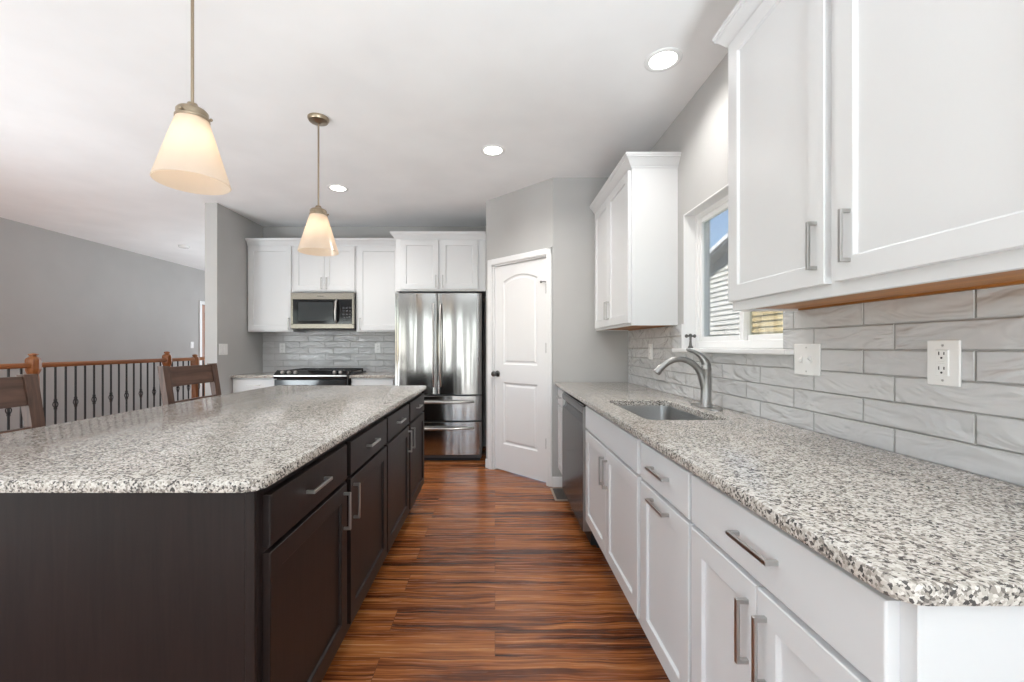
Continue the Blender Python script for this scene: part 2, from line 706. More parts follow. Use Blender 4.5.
for a, b in lw:
    w.box(LX - 0.12, LX, a, b, 0, 0.55)
    w.box(LX - 0.12, LX, a, b, 2.25, CZ)
struct(w.build('wall_left', M['wall']))
w = MB()
for a, b, zlo, zhi in ((-5.28, -4.12, 0.55, 2.06), (-3.10, -2.40, 0.50, 2.12), (-1.18, -0.22, 0.0, 2.13), (0.42, 0.82, 0.0, 2.13)):
    w.box(a, b, RY - 0.12, RY, zhi, CZ)
    if zlo > 0:
        w.box(a, b, RY - 0.12, RY, 0, zlo)
for a, b in ((LX - 0.1, -5.28), (-4.12, -3.10), (-2.40, -1.18), (-0.22, 0.42), (0.82, WX + 0.1)):
    w.box(a, b, RY - 0.12, RY, 0, CZ)
struct(w.build('wall_rear', M['wall']))

# pantry: return wall, angled wall with the door, side wall by the refrigerator
struct(box(0.505, WX + 0.02, 3.66, 3.76, 0, CZ).build('wall_pantry_return', M['wall']))
struct(box(-0.091, 0.01, 4.256, BY, 0, CZ).build('wall_pantry_side', M['wall']))
PA = (-0.091, 4.256, 0)
PR = -PI / 4
DL, DR, DT = 0.095, 0.780, 2.03
w = MB()
w.box(0, DL, 0, 0.10, 0, CZ)
w.box(DR, 0.843, 0, 0.10, 0, CZ)
w.box(DL, DR, 0, 0.10, DT, CZ)
struct(w.build('wall_pantry_angled', M['wall'], loc=PA, rz=PR))
# casing round the pantry door
w = MB()
cw = 0.060
for x0, x1 in ((DL - cw, DL), (DR, DR + cw * 0.95)):
    w.box(x0, x1, -0.016, 0.0, 0, DT + cw, 0.004, 2)
    w.box(x0 + 0.012 if x0 < 0.4 else x0 + 0.004, x1 - 0.004 if x0 < 0.4 else x1 - 0.012, -0.020, -0.014, 0, DT + cw - 0.01, 0.003)
w.box(DL - cw, DR + cw * 0.95, -0.016, 0.0, DT, DT + cw, 0.004, 2)
w.box(DL - 0.004, DR + 0.004, -0.020, -0.014, DT + 0.004, DT + cw - 0.012, 0.003)
w.box(DL, DL + 0.012, 0.0, 0.10, 0, DT)
w.box(DR - 0.012, DR, 0.0, 0.10, 0, DT)
w.box(DL, DR, 0.0, 0.10, DT - 0.012, DT)
struct(w.build('trim_1', M['trim'], loc=PA, rz=PR))


def panel_door(x0, x1, z0, z1, y, th, panels):
    """moulded door: a front face with sunk panels (each = x0, x1, z0, z1, arch rise)"""
    mb = MB()

    def outline(p, i):
        a, b, c, d, rise = p
        a, b, c = a + i, b - i, c + i
        pts = [(a, c), (b, c)]
        if rise:
            n = 14
            w2 = (b - a) / 2
            top = d + rise - i
            spring = d - i * 0.6
            rr = top - spring
            for k in range(n + 1):
                t = 1 - 2 * k / n
                pts.append(((a + b) / 2 + w2 * t, spring + rr * (1 - t * t)))
        else:
            pts += [(b, d - i), (a, d - i)]
        return pts
    holes = []
    for p in panels:
        prof = [(0, 0.0), (0.010, 0.010), (0.022, 0.012), (0.040, 0.003), (0.046, 0.003)]
        lps = [[(u, y + dy, v) for u, v in outline(p, i)] for i, dy in prof]
        holes.append(lps[0])
        mb.loops(lps, cap0=False, cap1=True)
    rect = [(x0, y, z0), (x1, y, z0), (x1, y, z1), (x0, y, z1)]
    mb.poly_face(rect, holes)
    back = [(px, y + th, pz) for px, _, pz in rect]
    mb.loops([rect, back], cap0=False, cap1=True)
    return mb


door1 = struct(panel_door(DL + 0.014, DR - 0.014, 0.012, DT - 0.016, 0.022, 0.036, [
    (DL + 0.125, DR - 0.130, 1.05, 1.855, 0.055), (DL + 0.125, DR - 0.130, 0.27, 0.875, 0)]
).build('door_1', M['trim'], loc=PA, rz=PR))
door1['label'] = 'white two-panel arch-top pantry door in the angled wall'
kx = DL + 0.014 + 0.036
k = MB()
k.lathe([(0.031, 0.022), (0.031, 0.017), (0.027, 0.013), (0.012, 0.011), (0.011, -0.012), (0.020, -0.018), (0.027, -0.030),
         (0.027, -0.040), (0.021, -0.049), (0.006, -0.052)], kx, 0, 24, 'Y', 0.955)
k.build('door_knob', M['bronze_dark'], door1, True)
for hz in (1.74, 1.21, 0.36):
    hb = MB()
    hb.lathe([(0.008, 0), (0.008, 0.090)], DR - 0.015, 0.012, 10, 'Z', hz - 0.045)
    hb.box(DR - 0.028, DR - 0.010, 0.014, 0.0225, hz - 0.045, hz + 0.045)
    hb.build('hinge', M['hinge'], door1)
st_ = MB()
st_.tube([(DR - 0.012, 0.008, 1.795), (DR - 0.035, -0.004, 1.80), (DR - 0.065, -0.004, 1.80)], 0.006, 8)
st_.box(DR - 0.075, DR - 0.060, -0.012, 0.006, 1.79, 1.81, 0.003)
st_.build('door_stop', M['hinge'], door1)

# baseboards
w = MB()
w.box(0, DL - cw, -0.014, 0, 0, 0.09, 0.004)
w.box(DR + cw * 0.95, 0.851, -0.014, 0, 0, 0.09, 0.004)
struct(w.build('baseboard_pantry', M['trim'], loc=PA, rz=PR))
struct(box(0.500, 0.60, 3.645, 3.66, 0, 0.09, 0.004).build('baseboard_return', M['trim']))
struct(box(LX, LX + 0.014, 2.9, DY0 - 0.08, 0, 0.09, 0.004).build('baseboard_left', M['trim']))

# wooden door far away in the left wall, white casing
door2 = struct(MB().box(LX - 0.07, LX - 0.03, DY0 + 0.014, DY1 - 0.014, 0.01, 2.03, 0.003)
               .box(LX - 0.032, LX - 0.024, DY0 + 0.12, DY1 - 0.12, 0.25, 0.90, 0.004)
               .box(LX - 0.032, LX - 0.024, DY0 + 0.12, DY1 - 0.12, 1.05, 1.90, 0.004).build('door_2', M['oak_v']))
door2['label'] = 'brown stained wooden door in the far left wall'
w = MB()
for a, b in ((DY0 - 0.06, DY0 + 0.004), (DY1 - 0.004, DY1 + 0.06)):
    w.box(LX, LX + 0.016, a, b, 0, 2.10, 0.004)
w.box(LX, LX + 0.016, DY0 + 0.004, DY1 - 0.004, 2.036, 2.10, 0.004)
struct(w.build('trim_2', M['trim']))

# ------------------------------------------------------------------ kitchen window
FX0, FX1 = 1.235, 1.300
fw = 0.040
w = MB()
w.box(FX0, FX1, WY0, WY0 + fw, WZ0, WZ1, 0.003)
w.box(FX0, FX1, WY1 - fw, WY1, WZ0, WZ1, 0.003)
w.box(FX0, FX1, WY0 + fw, WY1 - fw, WZ0, WZ0 + fw, 0.003)
w.box(FX0, FX1, WY0 + fw, WY1 - fw, WZ1 - fw, WZ1, 0.003)
win = struct(w.build('window_1', M['vinyl']))
win['label'] = 'white sliding window above the kitchen sink'
sash = box(1.118, FX0, WY0 - 0.070, WY1 + 0.065, WZ0 - 0.024, WZ0, 0.006, 2).build('window_sill', M['trim'], win)
sash['label'] = 'white window sill board'


jl = MB()
jt = 0.008
jl.box(WX - 0.002, FX0 + 0.002, WY1 - jt, WY1 + 0.001, WZ0, WZ1, 0.001)
jl.box(WX - 0.002, FX0 + 0.002, WY0 - 0.001, WY0 + jt, WZ0, WZ1, 0.001)
jl.box(WX - 0.002, FX0 + 0.002, WY0 + jt, WY1 - jt, WZ1 - jt, WZ1 + 0.001, 0.001)
jl.build('jamb_liner', M['trim'], win)


def slider_sash(y0, y1, x, nm):
    s = MB()
    sw = 0.034
    z0, z1 = WZ0 + fw - 0.006, WZ1 - fw + 0.006
    s.box(x, x + 0.024, y0, y0 + sw, z0, z1, 0.003)
    s.box(x, x + 0.024, y1 - sw, y1, z0, z1, 0.003)
    s.box(x, x + 0.024, y0 + sw, y1 - sw, z0, z0 + sw, 0.003)
    s.box(x, x + 0.024, y0 + sw, y1 - sw, z1 - sw, z1, 0.003)
    so = s.build(nm, M['vinyl'], win)
    box(x + 0.010, x + 0.013, y0 + sw * 0.8, y1 - sw * 0.8, z0 + sw * 0.8, z1 - sw * 0.8).build('pane', M['glass'], so)
    return so


slider_sash(2.105, WY1 - fw + 0.006, FX0 + 0.008, 'sash')
near_sash = slider_sash(WY0 + fw - 0.006, 2.145, FX0 + 0.034, 'sash')
box(FX1 - 0.003, FX1 - 0.001, WY0 + 0.03, 2.13, WZ0 + 0.03, WZ1 - 0.03).build('insect_screen', M['screen'], win)

# ------------------------------------------------------------------ outside: neighbour house and lawn
struct(box(1.6, 40, -30, 40, -0.6, -0.4).build('ground', M['lawn']))
NX = 5.2
ridge_y, ridge_z, slope = 6.0, 4.17, 0.25
nh = thing('neighbour_house', "neighbour's house with beige lap siding and gable roof outside the window", 'house', (NX + 3, ridge_y, -0.4))
nh_y0, nh_y1 = 0.4, 11.6


def W2N(p):
    return (p[0] - NX - 3, p[1] - ridge_y, p[2] + 0.4)


def gable_z(y):
    return ridge_z - slope * abs(y - ridge_y)


sd = MB()
z = -0.4
bh = 0.112
while z < ridge_z - 0.02:
    zt = min(z + bh, ridge_z - 0.01)
    half_b = min((ridge_z - z) / slope, (nh_y1 - nh_y0) / 2)
    half_t = min((ridge_z - zt) / slope, (nh_y1 - nh_y0) / 2)
    A = [(NX - 0.030, ridge_y - half_b, z), (NX - 0.030, ridge_y + half_b, z), (NX, ridge_y + half_t, zt), (NX, ridge_y - half_t, zt)]
    B = [(NX + 0.01, p[1], p[2]) for p in A]
    sd.loops([[W2N(p) for p in A], [W2N(p) for p in B]])
    z = zt
sd.build('siding_wall', M['siding'], nh)
bk = MB()
bk.box(NX + 0.02, NX + 6, nh_y0, nh_y1, -0.4, gable_z(nh_y0))
o_ = bk.build('house_body', M['siding'], nh)
o_.data.transform(Matrix.Translation((-NX - 3, -ridge_y, 0.4)))
for sgn, nm in ((1, 'roof_slope'), (-1, 'roof_slope')):
    ye = ridge_y + sgn * ((nh_y1 - nh_y0) / 2 + 0.35)
    ze = gable_z(ye)
    t0 = 0.10
    prof = [(ridge_y, ridge_z + 0.02), (ye, ze + 0.02), (ye, ze + 0.02 + t0), (ridge_y, ridge_z + 0.02 + t0)]
    MB().loops([[W2N((NX - 0.30, a, b)) for a, b in prof], [W2N((NX + 6.2, a, b)) for a, b in prof]]).build(nm, M['shingle'], nh)
    pf = [(ridge_y, ridge_z - 0.09), (ye, ze - 0.09), (ye, ze + 0.135), (ridge_y, ridge_z + 0.135)]
    pf2 = [(ridge_y, ridge_z + 0.055), (ye, ze + 0.055), (ye, ze + 0.15), (ridge_y, ridge_z + 0.15)]
    MB().loops([[W2N((NX - 0.330, a, b)) for a, b in pf2], [W2N((NX - 0.300, a, b)) for a, b in pf2]]).build('rake_board', M['trim'], nh)
    pf3 = [(ridge_y, ridge_z - 0.24), (ye, ze - 0.24), (ye, ze + 0.02), (ridge_y, ridge_z + 0.02)]
    MB().loops([[W2N((NX - 0.045, a, b)) for a, b in pf3], [W2N((NX - 0.02, a, b)) for a, b in pf3]]).build('dark_eave_band', M['slate'], nh)  # dark slate-blue band below the gable roof edge
    MB().loops([[W2N((NX - 0.30, a, b + 0.0)) for a, b in [(ridge_y, ridge_z + 0.0), (ye, ze + 0.0), (ye, ze + 0.02), (ridge_y, ridge_z + 0.02)]],
                [W2N((NX + 0.02, a, b + 0.0)) for a, b in [(ridge_y, ridge_z + 0.0), (ye, ze + 0.0), (ye, ze + 0.02), (ridge_y, ridge_z + 0.02)]]]).build('soffit', M['slate'], nh)

# ------------------------------------------------------------------ cabinet pieces (local frame: front faces -y, x to the right)


def shaker(x0, x1, z0, z1, th=0.020, stile=0.057, y=0.0):
    """door with a sunk panel; back at y, front at y - th"""
    mb = MB()

    def rect(i, yy):
        return [(x0 + i, yy, z0 + i), (x1 - i, yy, z0 + i), (x1 - i, yy, z1 - i), (x0 + i, yy, z1 - i)]
    f = y - th
    return mb.loops([rect(0, y), rect(0, f + 0.002), rect(0.002, f), rect(stile, f), rect(stile + 0.002, f + 0.0015),
                     rect(stile + 0.004, f + 0.0085), rect(stile + 0.006, f + 0.0095)])


def slab_front(x0, x1, z0, z1, th=0.020, y=0.0):
    mb = MB()

    def rect(i, yy):
        return [(x0 + i, yy, z0 + i), (x1 - i, yy, z0 + i), (x1 - i, yy, z1 - i), (x0 + i, yy, z1 - i)]
    return mb.loops([rect(0, y), rect(0, y - th + 0.003), rect(0.0012, y - th + 0.0008), rect(0.003, y - th)])


def pull(parent, x, z, length, vertical, y=-0.020, mat='nickel'):
    """square bar pull on two feet"""
    mb = MB()
    h = length / 2
    s = 0.005
    yo = y - 0.018
    if vertical:
        mb.box(x - s, x + s, yo - 0.008, yo, z - h, z + h, 0.0012)
        for zz in (z - h + s, z + h - s):
            mb.box(x - s, x + s, yo - 0.002, y + 0.001, zz - s, zz + s, 0.001)
    else:
        mb.box(x - h, x + h, yo - 0.008, yo, z - s, z + s, 0.0012)
        for xx in (x - h + s, x + h - s):
            mb.box(xx - s, xx + s, yo - 0.002, y + 0.001, z - s, z + s, 0.001)
    return mb.build('handle', M[mat], parent)


def crown(w_, d_, z, left=True, right=True):
    prof = [(0.0, 0.0), (0.006, 0.0), (0.008, 0.010), (0.014, 0.016), (0.030, 0.040), (0.040, 0.052), (0.047, 0.056),
            (0.047, 0.064), (0.052, 0.068), (0.052, 0.080), (0.0, 0.080)]
    lps = []
    for o, h in prof:
        lp = [(-o if left else 0, d_, z + h), (-o if left else 0, -o, z + h), (w_ + o if right else w_, -o, z + h),
              (w_ + o if right else w_, d_, z + h)]
        lps.append(lp)
    lps.append(lps[0])
    mb = MB()
    mb.loops(lps, False, False, closed=False)
    # ends at the wall
    for side in (0, 3):
        mb.bm.faces.new([mb.bm.verts.new(lp[side]) for lp in lps[:-1]])
    return mb


def carcass(w_, d_, z0, z1, lip=0.0):
    mb = MB()
    if lip:
        t = 0.018
        mb.box(0, w_, 0, t, z0, z1, 0.001)
        mb.box(0, t, t, d_, z0, z1)
        mb.box(w_ - t, w_, t, d_, z0, z1)
        mb.box(t, w_ - t, t, d_, z0 + lip, z1)
    else:
        mb.box(0, w_, 0, d_, z0, z1, 0.001)
    return mb


def upper(name, label, group, loc, rz, w_, d_, z0, z1, doors, lip=0.012, crn=(True, True), under=False, body='white'):
    """doors = [(x0, x1, z0, z1, handle x, handle z, length)]"""
    t = thing(name, label, 'cabinet', (loc[0], loc[1], z0), rz, group)
    root = t

    def put(mb, nm, mat, par=None, sm=False):
        o = mb.build(nm, mat, par or root, sm)
        if par is None:
            o.location = (0, 0, -z0)
        return o
    put(carcass(w_, d_, z0, z1, lip), 'body', M[body])
    if under:
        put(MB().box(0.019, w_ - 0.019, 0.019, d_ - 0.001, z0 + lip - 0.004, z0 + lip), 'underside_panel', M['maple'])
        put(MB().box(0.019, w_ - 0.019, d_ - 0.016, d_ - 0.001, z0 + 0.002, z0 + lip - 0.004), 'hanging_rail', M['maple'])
    for x0, x1, a, b, hx, hz, ln in doors:
        d = put(shaker(x0, x1, a, b), 'door', M[body])
        pull(d, hx, hz, ln, True)
    put(crown(w_, d_, z1 - 0.005, *crn), 'crown_moulding', M[body])
    return t


def base(name, label, group, loc, rz, w_, d_, body, parts, hollow=False, z1=0.884, toe=True, kz=0.105):
    """parts = [(kind, x0, x1, z0, z1, handles)] with handles = [(x, z, length, vertical)]"""
    t = thing(name, label, 'cabinet', loc, rz, group)
    bd_ = MB()
    if hollow:
        th_ = 0.018
        bd_.box(0, w_, 0, th_, kz, z1).box(0, w_, d_ - th_, d_, kz, z1)
        bd_.box(0, th_, th_, d_ - th_, kz, z1).box(w_ - th_, w_, th_, d_ - th_, kz, z1)
        bd_.box(th_, w_ - th_, th_, d_ - th_, kz, kz + th_)
    else:
        bd_.box(0, w_, 0, d_, kz, z1, 0.001)
    bd_.build('body', M[body], t)
    MB().box(0.0, w_, 0.085, d_, 0.0, kz).build('toe_kick', M[body], t)
    for kind, x0, x1, a, b, hs in parts:
        if kind == 'door':
            o = shaker(x0, x1, a, b).build('door', M[body], t)
        else:
            o = slab_front(x0, x1, a, b).build('drawer', M[body], t)
        for hx, hz, ln, ve in hs:
            pull(o, hx, hz, ln, ve)
    return t


R90 = -PI / 2
# ---- right run, base cabinets (front faces -X)
RF = 0.560
GB = 'white base cabinets along the window wall'
DZ = (0.737, 0.868)
OZ = (0.186, 0.724)


def right_base(name, label, y_far, y_near, parts, hollow=False):
    return base(name, label, GB, (RF, y_far, 0), R90, y_far - y_near, 1.150 - RF, 'white', parts, hollow, kz=0.150)


right_base('base_cabinet', 'narrow white base cabinet between dishwasher and pantry corner', 3.630, 3.320, [
    ('drawer', 0.020, 0.290, *DZ, [(0.155, 0.805, 0.13, False)]), ('door', 0.020, 0.290, *OZ, [])])
W_ = 2.530 - 1.576
right_base('base_cabinet', 'white two-door base cabinet under the sink', 2.530, 1.576, [
    ('drawer', 0.022, W_ - 0.020, *DZ, []),
    ('door', 0.022, W_ / 2 - 0.002, *OZ, [(W_ / 2 - 0.030, 0.605, 0.138, True)]),
    ('door', W_ / 2 + 0.002, W_ - 0.020, *OZ, [(W_ / 2 + 0.030, 0.605, 0.138, True)])], True)
W_ = 1.576 - 1.165
right_base('base_cabinet', 'narrow white base cabinet with two stacked horizontal pulls, beside the sink cabinet', 1.576, 1.165, [
    ('drawer', 0.018, W_ - 0.008, *DZ, [(W_ / 2, 0.806, 0.138, False)]),
    ('door', 0.018, W_ - 0.008, *OZ, [(W_ / 2, 0.696, 0.138, False)])])
W_ = 1.165 - 0.556
right_base('base_cabinet', 'white base cabinet with wide drawer over two doors at the near counter end', 1.165, 0.556, [
    ('drawer', 0.008, W_ - 0.025, *DZ, [(W_ / 2 - 0.008, 0.806, 0.138, False)]),
    ('door', 0.008, W_ / 2 - 0.010, *OZ, [(W_ / 2 - 0.038, 0.612, 0.138, True)]),
    ('door', W_ / 2 - 0.006, W_ - 0.025, *OZ, [(W_ / 2 + 0.022, 0.612, 0.138, True)])])

# ---- dishwasher
dw = thing('dishwasher', 'dark stainless dishwasher in the white base cabinet run', 'dishwasher', (RF, 3.312, 0), R90)
WD = 3.312 - 2.538
MB().box(0.006, WD - 0.006, 0.02, 0.57, 0.02, 0.868).build('tub_body', M['black_matte'], dw)
pr = [(-0.030, 0.105), (-0.030, 0.700), (-0.026, 0.752), (-0.010, 0.768), (-0.004, 0.800), (-0.026, 0.812), (-0.030, 0.822),
      (-0.030, 0.850), (-0.026, 0.856), (0.018, 0.856), (0.018, 0.105)]
dd = MB().loops([[(0.004, a, b) for a, b in pr], [(WD - 0.004, a, b) for a, b in pr]]).build('door', M['steel_dark'], dw, True)
MB().box(0.05, WD - 0.05, -0.006, -0.002, 0.770, 0.800, 0.001).build('handle_pocket', M['black_matte'], dd)
MB().box(0.006, WD - 0.006, -0.022, 0.018, 0.857, 0.864, 0.001).build('control_strip', M['black_gloss'], dw)
for a, b in ((0.0, 0.004), (WD - 0.004, WD)):
    MB().box(a - 0.002, b + 0.002, -0.028, 0.02, 0.105, 0.856, 0.001).build('edge_trim', M['nickel'], dw)
MB().box(0.01, WD - 0.01, 0.060, 0.075, 0.0, 0.105).build('toe_kick', M['black_matte'], dw)

# ---- granite worktops


def worktop(outer, z0, z1, holes=(), name='countertop', er=0.006):
    """slab with eased edges, polygons in xy (counter-clockwise)"""
    mb = MB()

    def inset(poly, i):
        n_ = len(poly)
        res = []
        for k in range(n_):
            p0, p1, p2 = Vector(poly[k - 1]), Vector(poly[k]), Vector(poly[(k + 1) % n_])
            d1, d2 = (p1 - p0), (p2 - p1)
            d1, d2 = d1.normalized(), d2.normalized()
            n1, n2 = Vector((-d1.y, d1.x)), Vector((-d2.y, d2.x))
            b = n1 + n2
            b = b / max(b.dot(b) / 2, 0.2) if b.length > 1e-6 else n1
            res.append((p1.x + b.x * i, p1.y + b.y * i))
        return res
    steps = [(er, z0), (er * 0.3, z0 + er * 0.3), (0, z0 + er), (0, z1 - er), (er * 0.3, z1 - er * 0.3), (er, z1)]
    lps = [[(x, y, z) for x, y in inset(outer, i)] for i, z in steps]
    mb.loops(lps, False, False)
    tops, bots = [], []
    for h in holes:            # holes clockwise, so inset grows outwards into the stone
        hl = [[(x, y, z) for x, y in inset(h, i)] for i, z in ((0.0, z0), (0, z1 - 0.003), (0.003, z1))]
        mb.loops(hl, False, False)
        bots.append(hl[0])
        tops.append(hl[-1])
    mb.poly_face(lps[-1], tops)
    mb.poly_face(lps[0], bots)
    return mb


SX0, SX1, SY0, SY1 = 0.640, 0.985, 1.755, 2.405
SR = 0.045
sink_out = rrect(SX0, SX1, SY0, SY1, SR, 7)
o = worktop(rrect(0.522, 1.159, 0.538, 3.655, 0.035, 6, (1, 0, 0, 0)), 0.884, 0.914, [list(reversed(sink_out))]).build('granite_countertop', M['granite'], None, True)
tag(o, 'long speckled granite countertop with sink cutout along the window wall', 'countertop')

# ---- undermount sink
t = thing('kitchen_sink', 'stainless undermount sink set in the granite countertop', 'sink', ((SX0 + SX1) / 2, (SY0 + SY1) / 2, 0.66))
s = MB()


def ring(i, z, r):
    return [(x - (SX0 + SX1) / 2, y - (SY0 + SY1) / 2, z - 0.66) for x, y in rrect(SX0 - i, SX1 + i, SY0 - i, SY1 + i, max(r + i, 0.02), 7)]


s.loops([ring(0.022, 0.8835, SR), ring(0.004, 0.8835, SR), ring(0.003, 0.875, SR), ring(-0.004, 0.72, SR), ring(-0.014, 0.700, SR),
         ring(-0.035, 0.692, SR), ring(-0.10, 0.688, 0.12)], False, True)
s.build('basin', M['sink'], t, True)
MB().lathe([(0.042, 0.029), (0.042, 0.032), (0.034, 0.032), (0.030, 0.030), (0.004, 0.030)], 0, 0, 24).build('drain', M['nickel'], t, True)

# ---- faucet
fx, fy = 1.062, 2.115
t = thing('kitchen_faucet', 'brushed nickel single-lever faucet with arched spout behind the sink', 'faucet', (fx, fy, 0.914))
pl = rrect(-0.030, 0.030, -0.125, 0.125, 0.029, 7)
MB().loops([[(x, y, 0) for x, y in pl], [(x, y, 0.005) for x, y in pl], [(x * 0.93, y * 0.98, 0.008) for x, y in pl]]).build('base_plate', M['faucet'], t, True)
MB().lathe([(0.030, 0.007), (0.029, 0.012), (0.0255, 0.018), (0.0245, 0.10), (0.0250, 0.190), (0.0258, 0.192), (0.0258, 0.197), (0.0240, 0.199),
            (0.0235, 0.210), (0.019, 0.222), (0.010, 0.228), (0.003, 0.229)], 0, 0, 28).build('body', M['faucet'], t, True)
sp_pts, sp_r = [], []
ctrl = [(-0.006, 0.090), (-0.018, 0.140), (-0.034, 0.185), (-0.066, 0.220), (-0.105, 0.240), (-0.145, 0.244), (-0.185, 0.232), (-0.222, 0.205), (-0.245, 0.180)]
for i in range(len(ctrl) - 1):
    p0, p1, p2, p3 = (Vector(ctrl[max(i - 1, 0)]), Vector(ctrl[i]), Vector(ctrl[i + 1]), Vector(ctrl[min(i + 2, len(ctrl) - 1)]))
    for k in range(4):
        u = k / 4
        q = 0.5 * ((2 * p1) + (-p0 + p2) * u + (2 * p0 - 5 * p1 + 4 * p2 - p3) * u * u + (-p0 + 3 * p1 - 3 * p2 + p3) * u ** 3)
        sp_pts.append((q.x, 0, q.y))
sp_pts.append((ctrl[-1][0], 0, ctrl[-1][1]))
n_ = len(sp_pts)
sp_r = [0.0185 - 0.0035 * math.sin(PI * i / (n_ - 1)) + (0.0005 if i > n_ - 5 else 0) for i in range(n_)]
MB().tube(sp_pts, sp_r, 16, (0, 1, 0)).build('spout', M['faucet'], t, True)
MB().tube([(-0.245, 0, 0.181), (-0.250, 0, 0.174)], [0.0205, 0.0195], 16, (0, 1, 0)).build('spray_tip', M['faucet'], t, True)
MB().tube([(0.004, 0, 0.205), (-0.004, 0, 0.228), (-0.018, 0, 0.250), (-0.036, 0, 0.267), (-0.060, 0, 0.281), (-0.085, 0, 0.290), (-0.098, 0, 0.293)],
          [0.0225, 0.0205, 0.0165, 0.0120, 0.0090, 0.0080, 0.005], 16, (0, 1, 0)).build('lever_handle', M['faucet'], t, True)

# ---- small ornament on the sill
t = thing('sill_ornament', 'tiny dark metal ornament with a crossbar standing on the window sill', 'ornament', (1.180, 2.535, WZ0))
t.scale = (1.1, 1.1, 1.22)
MB().lathe([(0.014, 0), (0.013, 0.006), (0.008, 0.014), (0.006, 0.035), (0.0065, 0.058), (0.009, 0.066), (0.004, 0.072)], 0, 0, 14).build('stem', M['bronze_dark'], t, True)
cbm = MB().tube([(-0.024, 0.0, 0.060), (0.024, 0.0, 0.060)], 0.0045, 8)
cbm.sphere((-0.022, 0, 0.060), 0.009).sphere((0.022, 0, 0.060), 0.009)
cbm.build('crossbar', M['bronze_dark'], t, True)

# ---- tile backsplashes
w = MB()
w.box(1.159, WX - 0.0005, 0.50, WY0, 0.9145, 1.357)
w.box(1.159, WX - 0.0005, WY0, WY1, 0.9145, WZ0 - 0.025)
w.box(1.159, WX - 0.0005, WY1, 3.659, 0.9145, 1.357)
o = w.build('tile_backsplash', M['tile_side'])
tag(o, 'pale grey glossy tile backsplash along the window wall behind the faucet', 'backsplash')
o = MB().box(-2.844, -1.075, BY - 0.009, BY - 0.0005, 0.9145, 1.40).build('tile_backsplash', M['tile_back'])
tag(o, 'pale grey wavy tile backsplash behind the range', 'backsplash')
struct(MB().box(1.155, WX, WY1 - 0.002, WY1 + 0.007, WZ0, 1.362, 0.001).build('trim_3', M['trim']))

# ---- right uppers
GU = 'white wall cabinets beside the window'
upper('wall_cabinet', 'white two-door wall cabinet in the corner beyond the window', GU, (0.872, 3.642), R90, 0.964, 1.166 - 0.872, 1.357, 2.365, [
    (0.050, 0.470, 1.375, 2.352, 0.444, 1.492, 0.134), (0.474, 0.950, 1.375, 2.352, 0.502, 1.492, 0.134)], crn=(False, True), under=True)
upper('wall_cabinet', 'large white wall cabinet overhead on the near side of the window', GU, (0.912, 1.612), R90, 1.03, 1.166 - 0.912, 1.356, 2.365, [
    (0.004, 0.473, 1.390, 2.372, 0.444, 1.500, 0.134), (0.507, 0.988, 1.390, 2.372, 0.554, 1.500, 0.134)], crn=(True, True), under=True)

# ---- island
GI = 'dark stained base cabinets of the island'
IX = -0.577
IZ = (0.722, 0.852)
ID = (0.150, 0.708)
w1 = 2.165 - 1.022
for y0, lab in ((1.022, 'dark espresso island cabinet nearest the camera, with end panel'), (2.165, 'dark espresso island cabinet at the refrigerator end')):
    c1 = w1 / 2
    cab = base('island_cabinet', lab, GI, (IX, y0, 0), PI / 2, w1, 0.82, 'espresso', [
        ('drawer', 0.020, c1 - 0.010, *IZ, [(c1 / 2, 0.790, 0.138, False)]),
        ('drawer', c1 + 0.028, w1 - 0.002, *IZ, [(c1 * 1.5 + 0.01, 0.790, 0.138, False)]),
        ('door', 0.020, c1 - 0.010, *ID, [(c1 - 0.044, 0.614, 0.138, True)]),
        ('door', c1 + 0.028, w1 - 0.002, *ID, [(c1 + 0.062, 0.614, 0.138, True)])])
    if y0 < 1.5:
        MB().box(-0.012, 0.0, 0.024, 0.82, 0.0, 0.884, 0.001).build('end_panel', M['espresso'], cab)
        MB().box(-0.014, 0.0, 0.0, 0.024, 0.0, 0.884, 0.0015).build('corner_stile', M['espresso'], cab)
o = worktop(rrect(-1.742, -0.539, 0.958, 3.345, 0.045, 7, (1, 1, 1, 1)), 0.884, 0.914).build('granite_countertop', M['granite'], None, True)
tag(o, 'large speckled granite countertop on the dark island', 'countertop')

# ---- back wall: base cabinets, range, worktops, uppers, microwave
GK = 'white base cabinets either side of the range'
BF = 4.550
base('base_cabinet', 'white base cabinet left of the range by the switch wall', GK, (-2.842, BF, 0), 0, 0.482, 0.59, 'white', [
    ('drawer', 0.02, 0.465, *DZ, [(0.24, 0.806, 0.14, False)]), ('door', 0.02, 0.465, *OZ, [(0.43, 0.62, 0.135, True)])])
base('base_cabinet', 'white base cabinet between the range and refrigerator', GK, (-1.560, BF, 0), 0, 0.485, 0.59, 'white', [
    ('drawer', 0.015, 0.465, *DZ, [(0.24, 0.806, 0.14, False)]), ('door', 0.015, 0.465, *OZ, [(0.05, 0.62, 0.135, True)])])
GC = 'granite countertop pieces either side of the range'
o = worktop(rrect(-2.844, -2.356, 4.512, 5.140, 0.01, 3, (0, 0, 0, 0)), 0.884, 0.914).build('granite_countertop', M['granite'])
tag(o, 'short granite countertop left of the range, against the switch wall', 'countertop', GC)
o = worktop(rrect(-1.566, -1.072, 4.512, 5.140, 0.01, 3, (0, 0, 0, 0)), 0.884, 0.914).build('granite_countertop', M['granite'])
tag(o, 'short granite countertop between the range and refrigerator', 'countertop', GC)

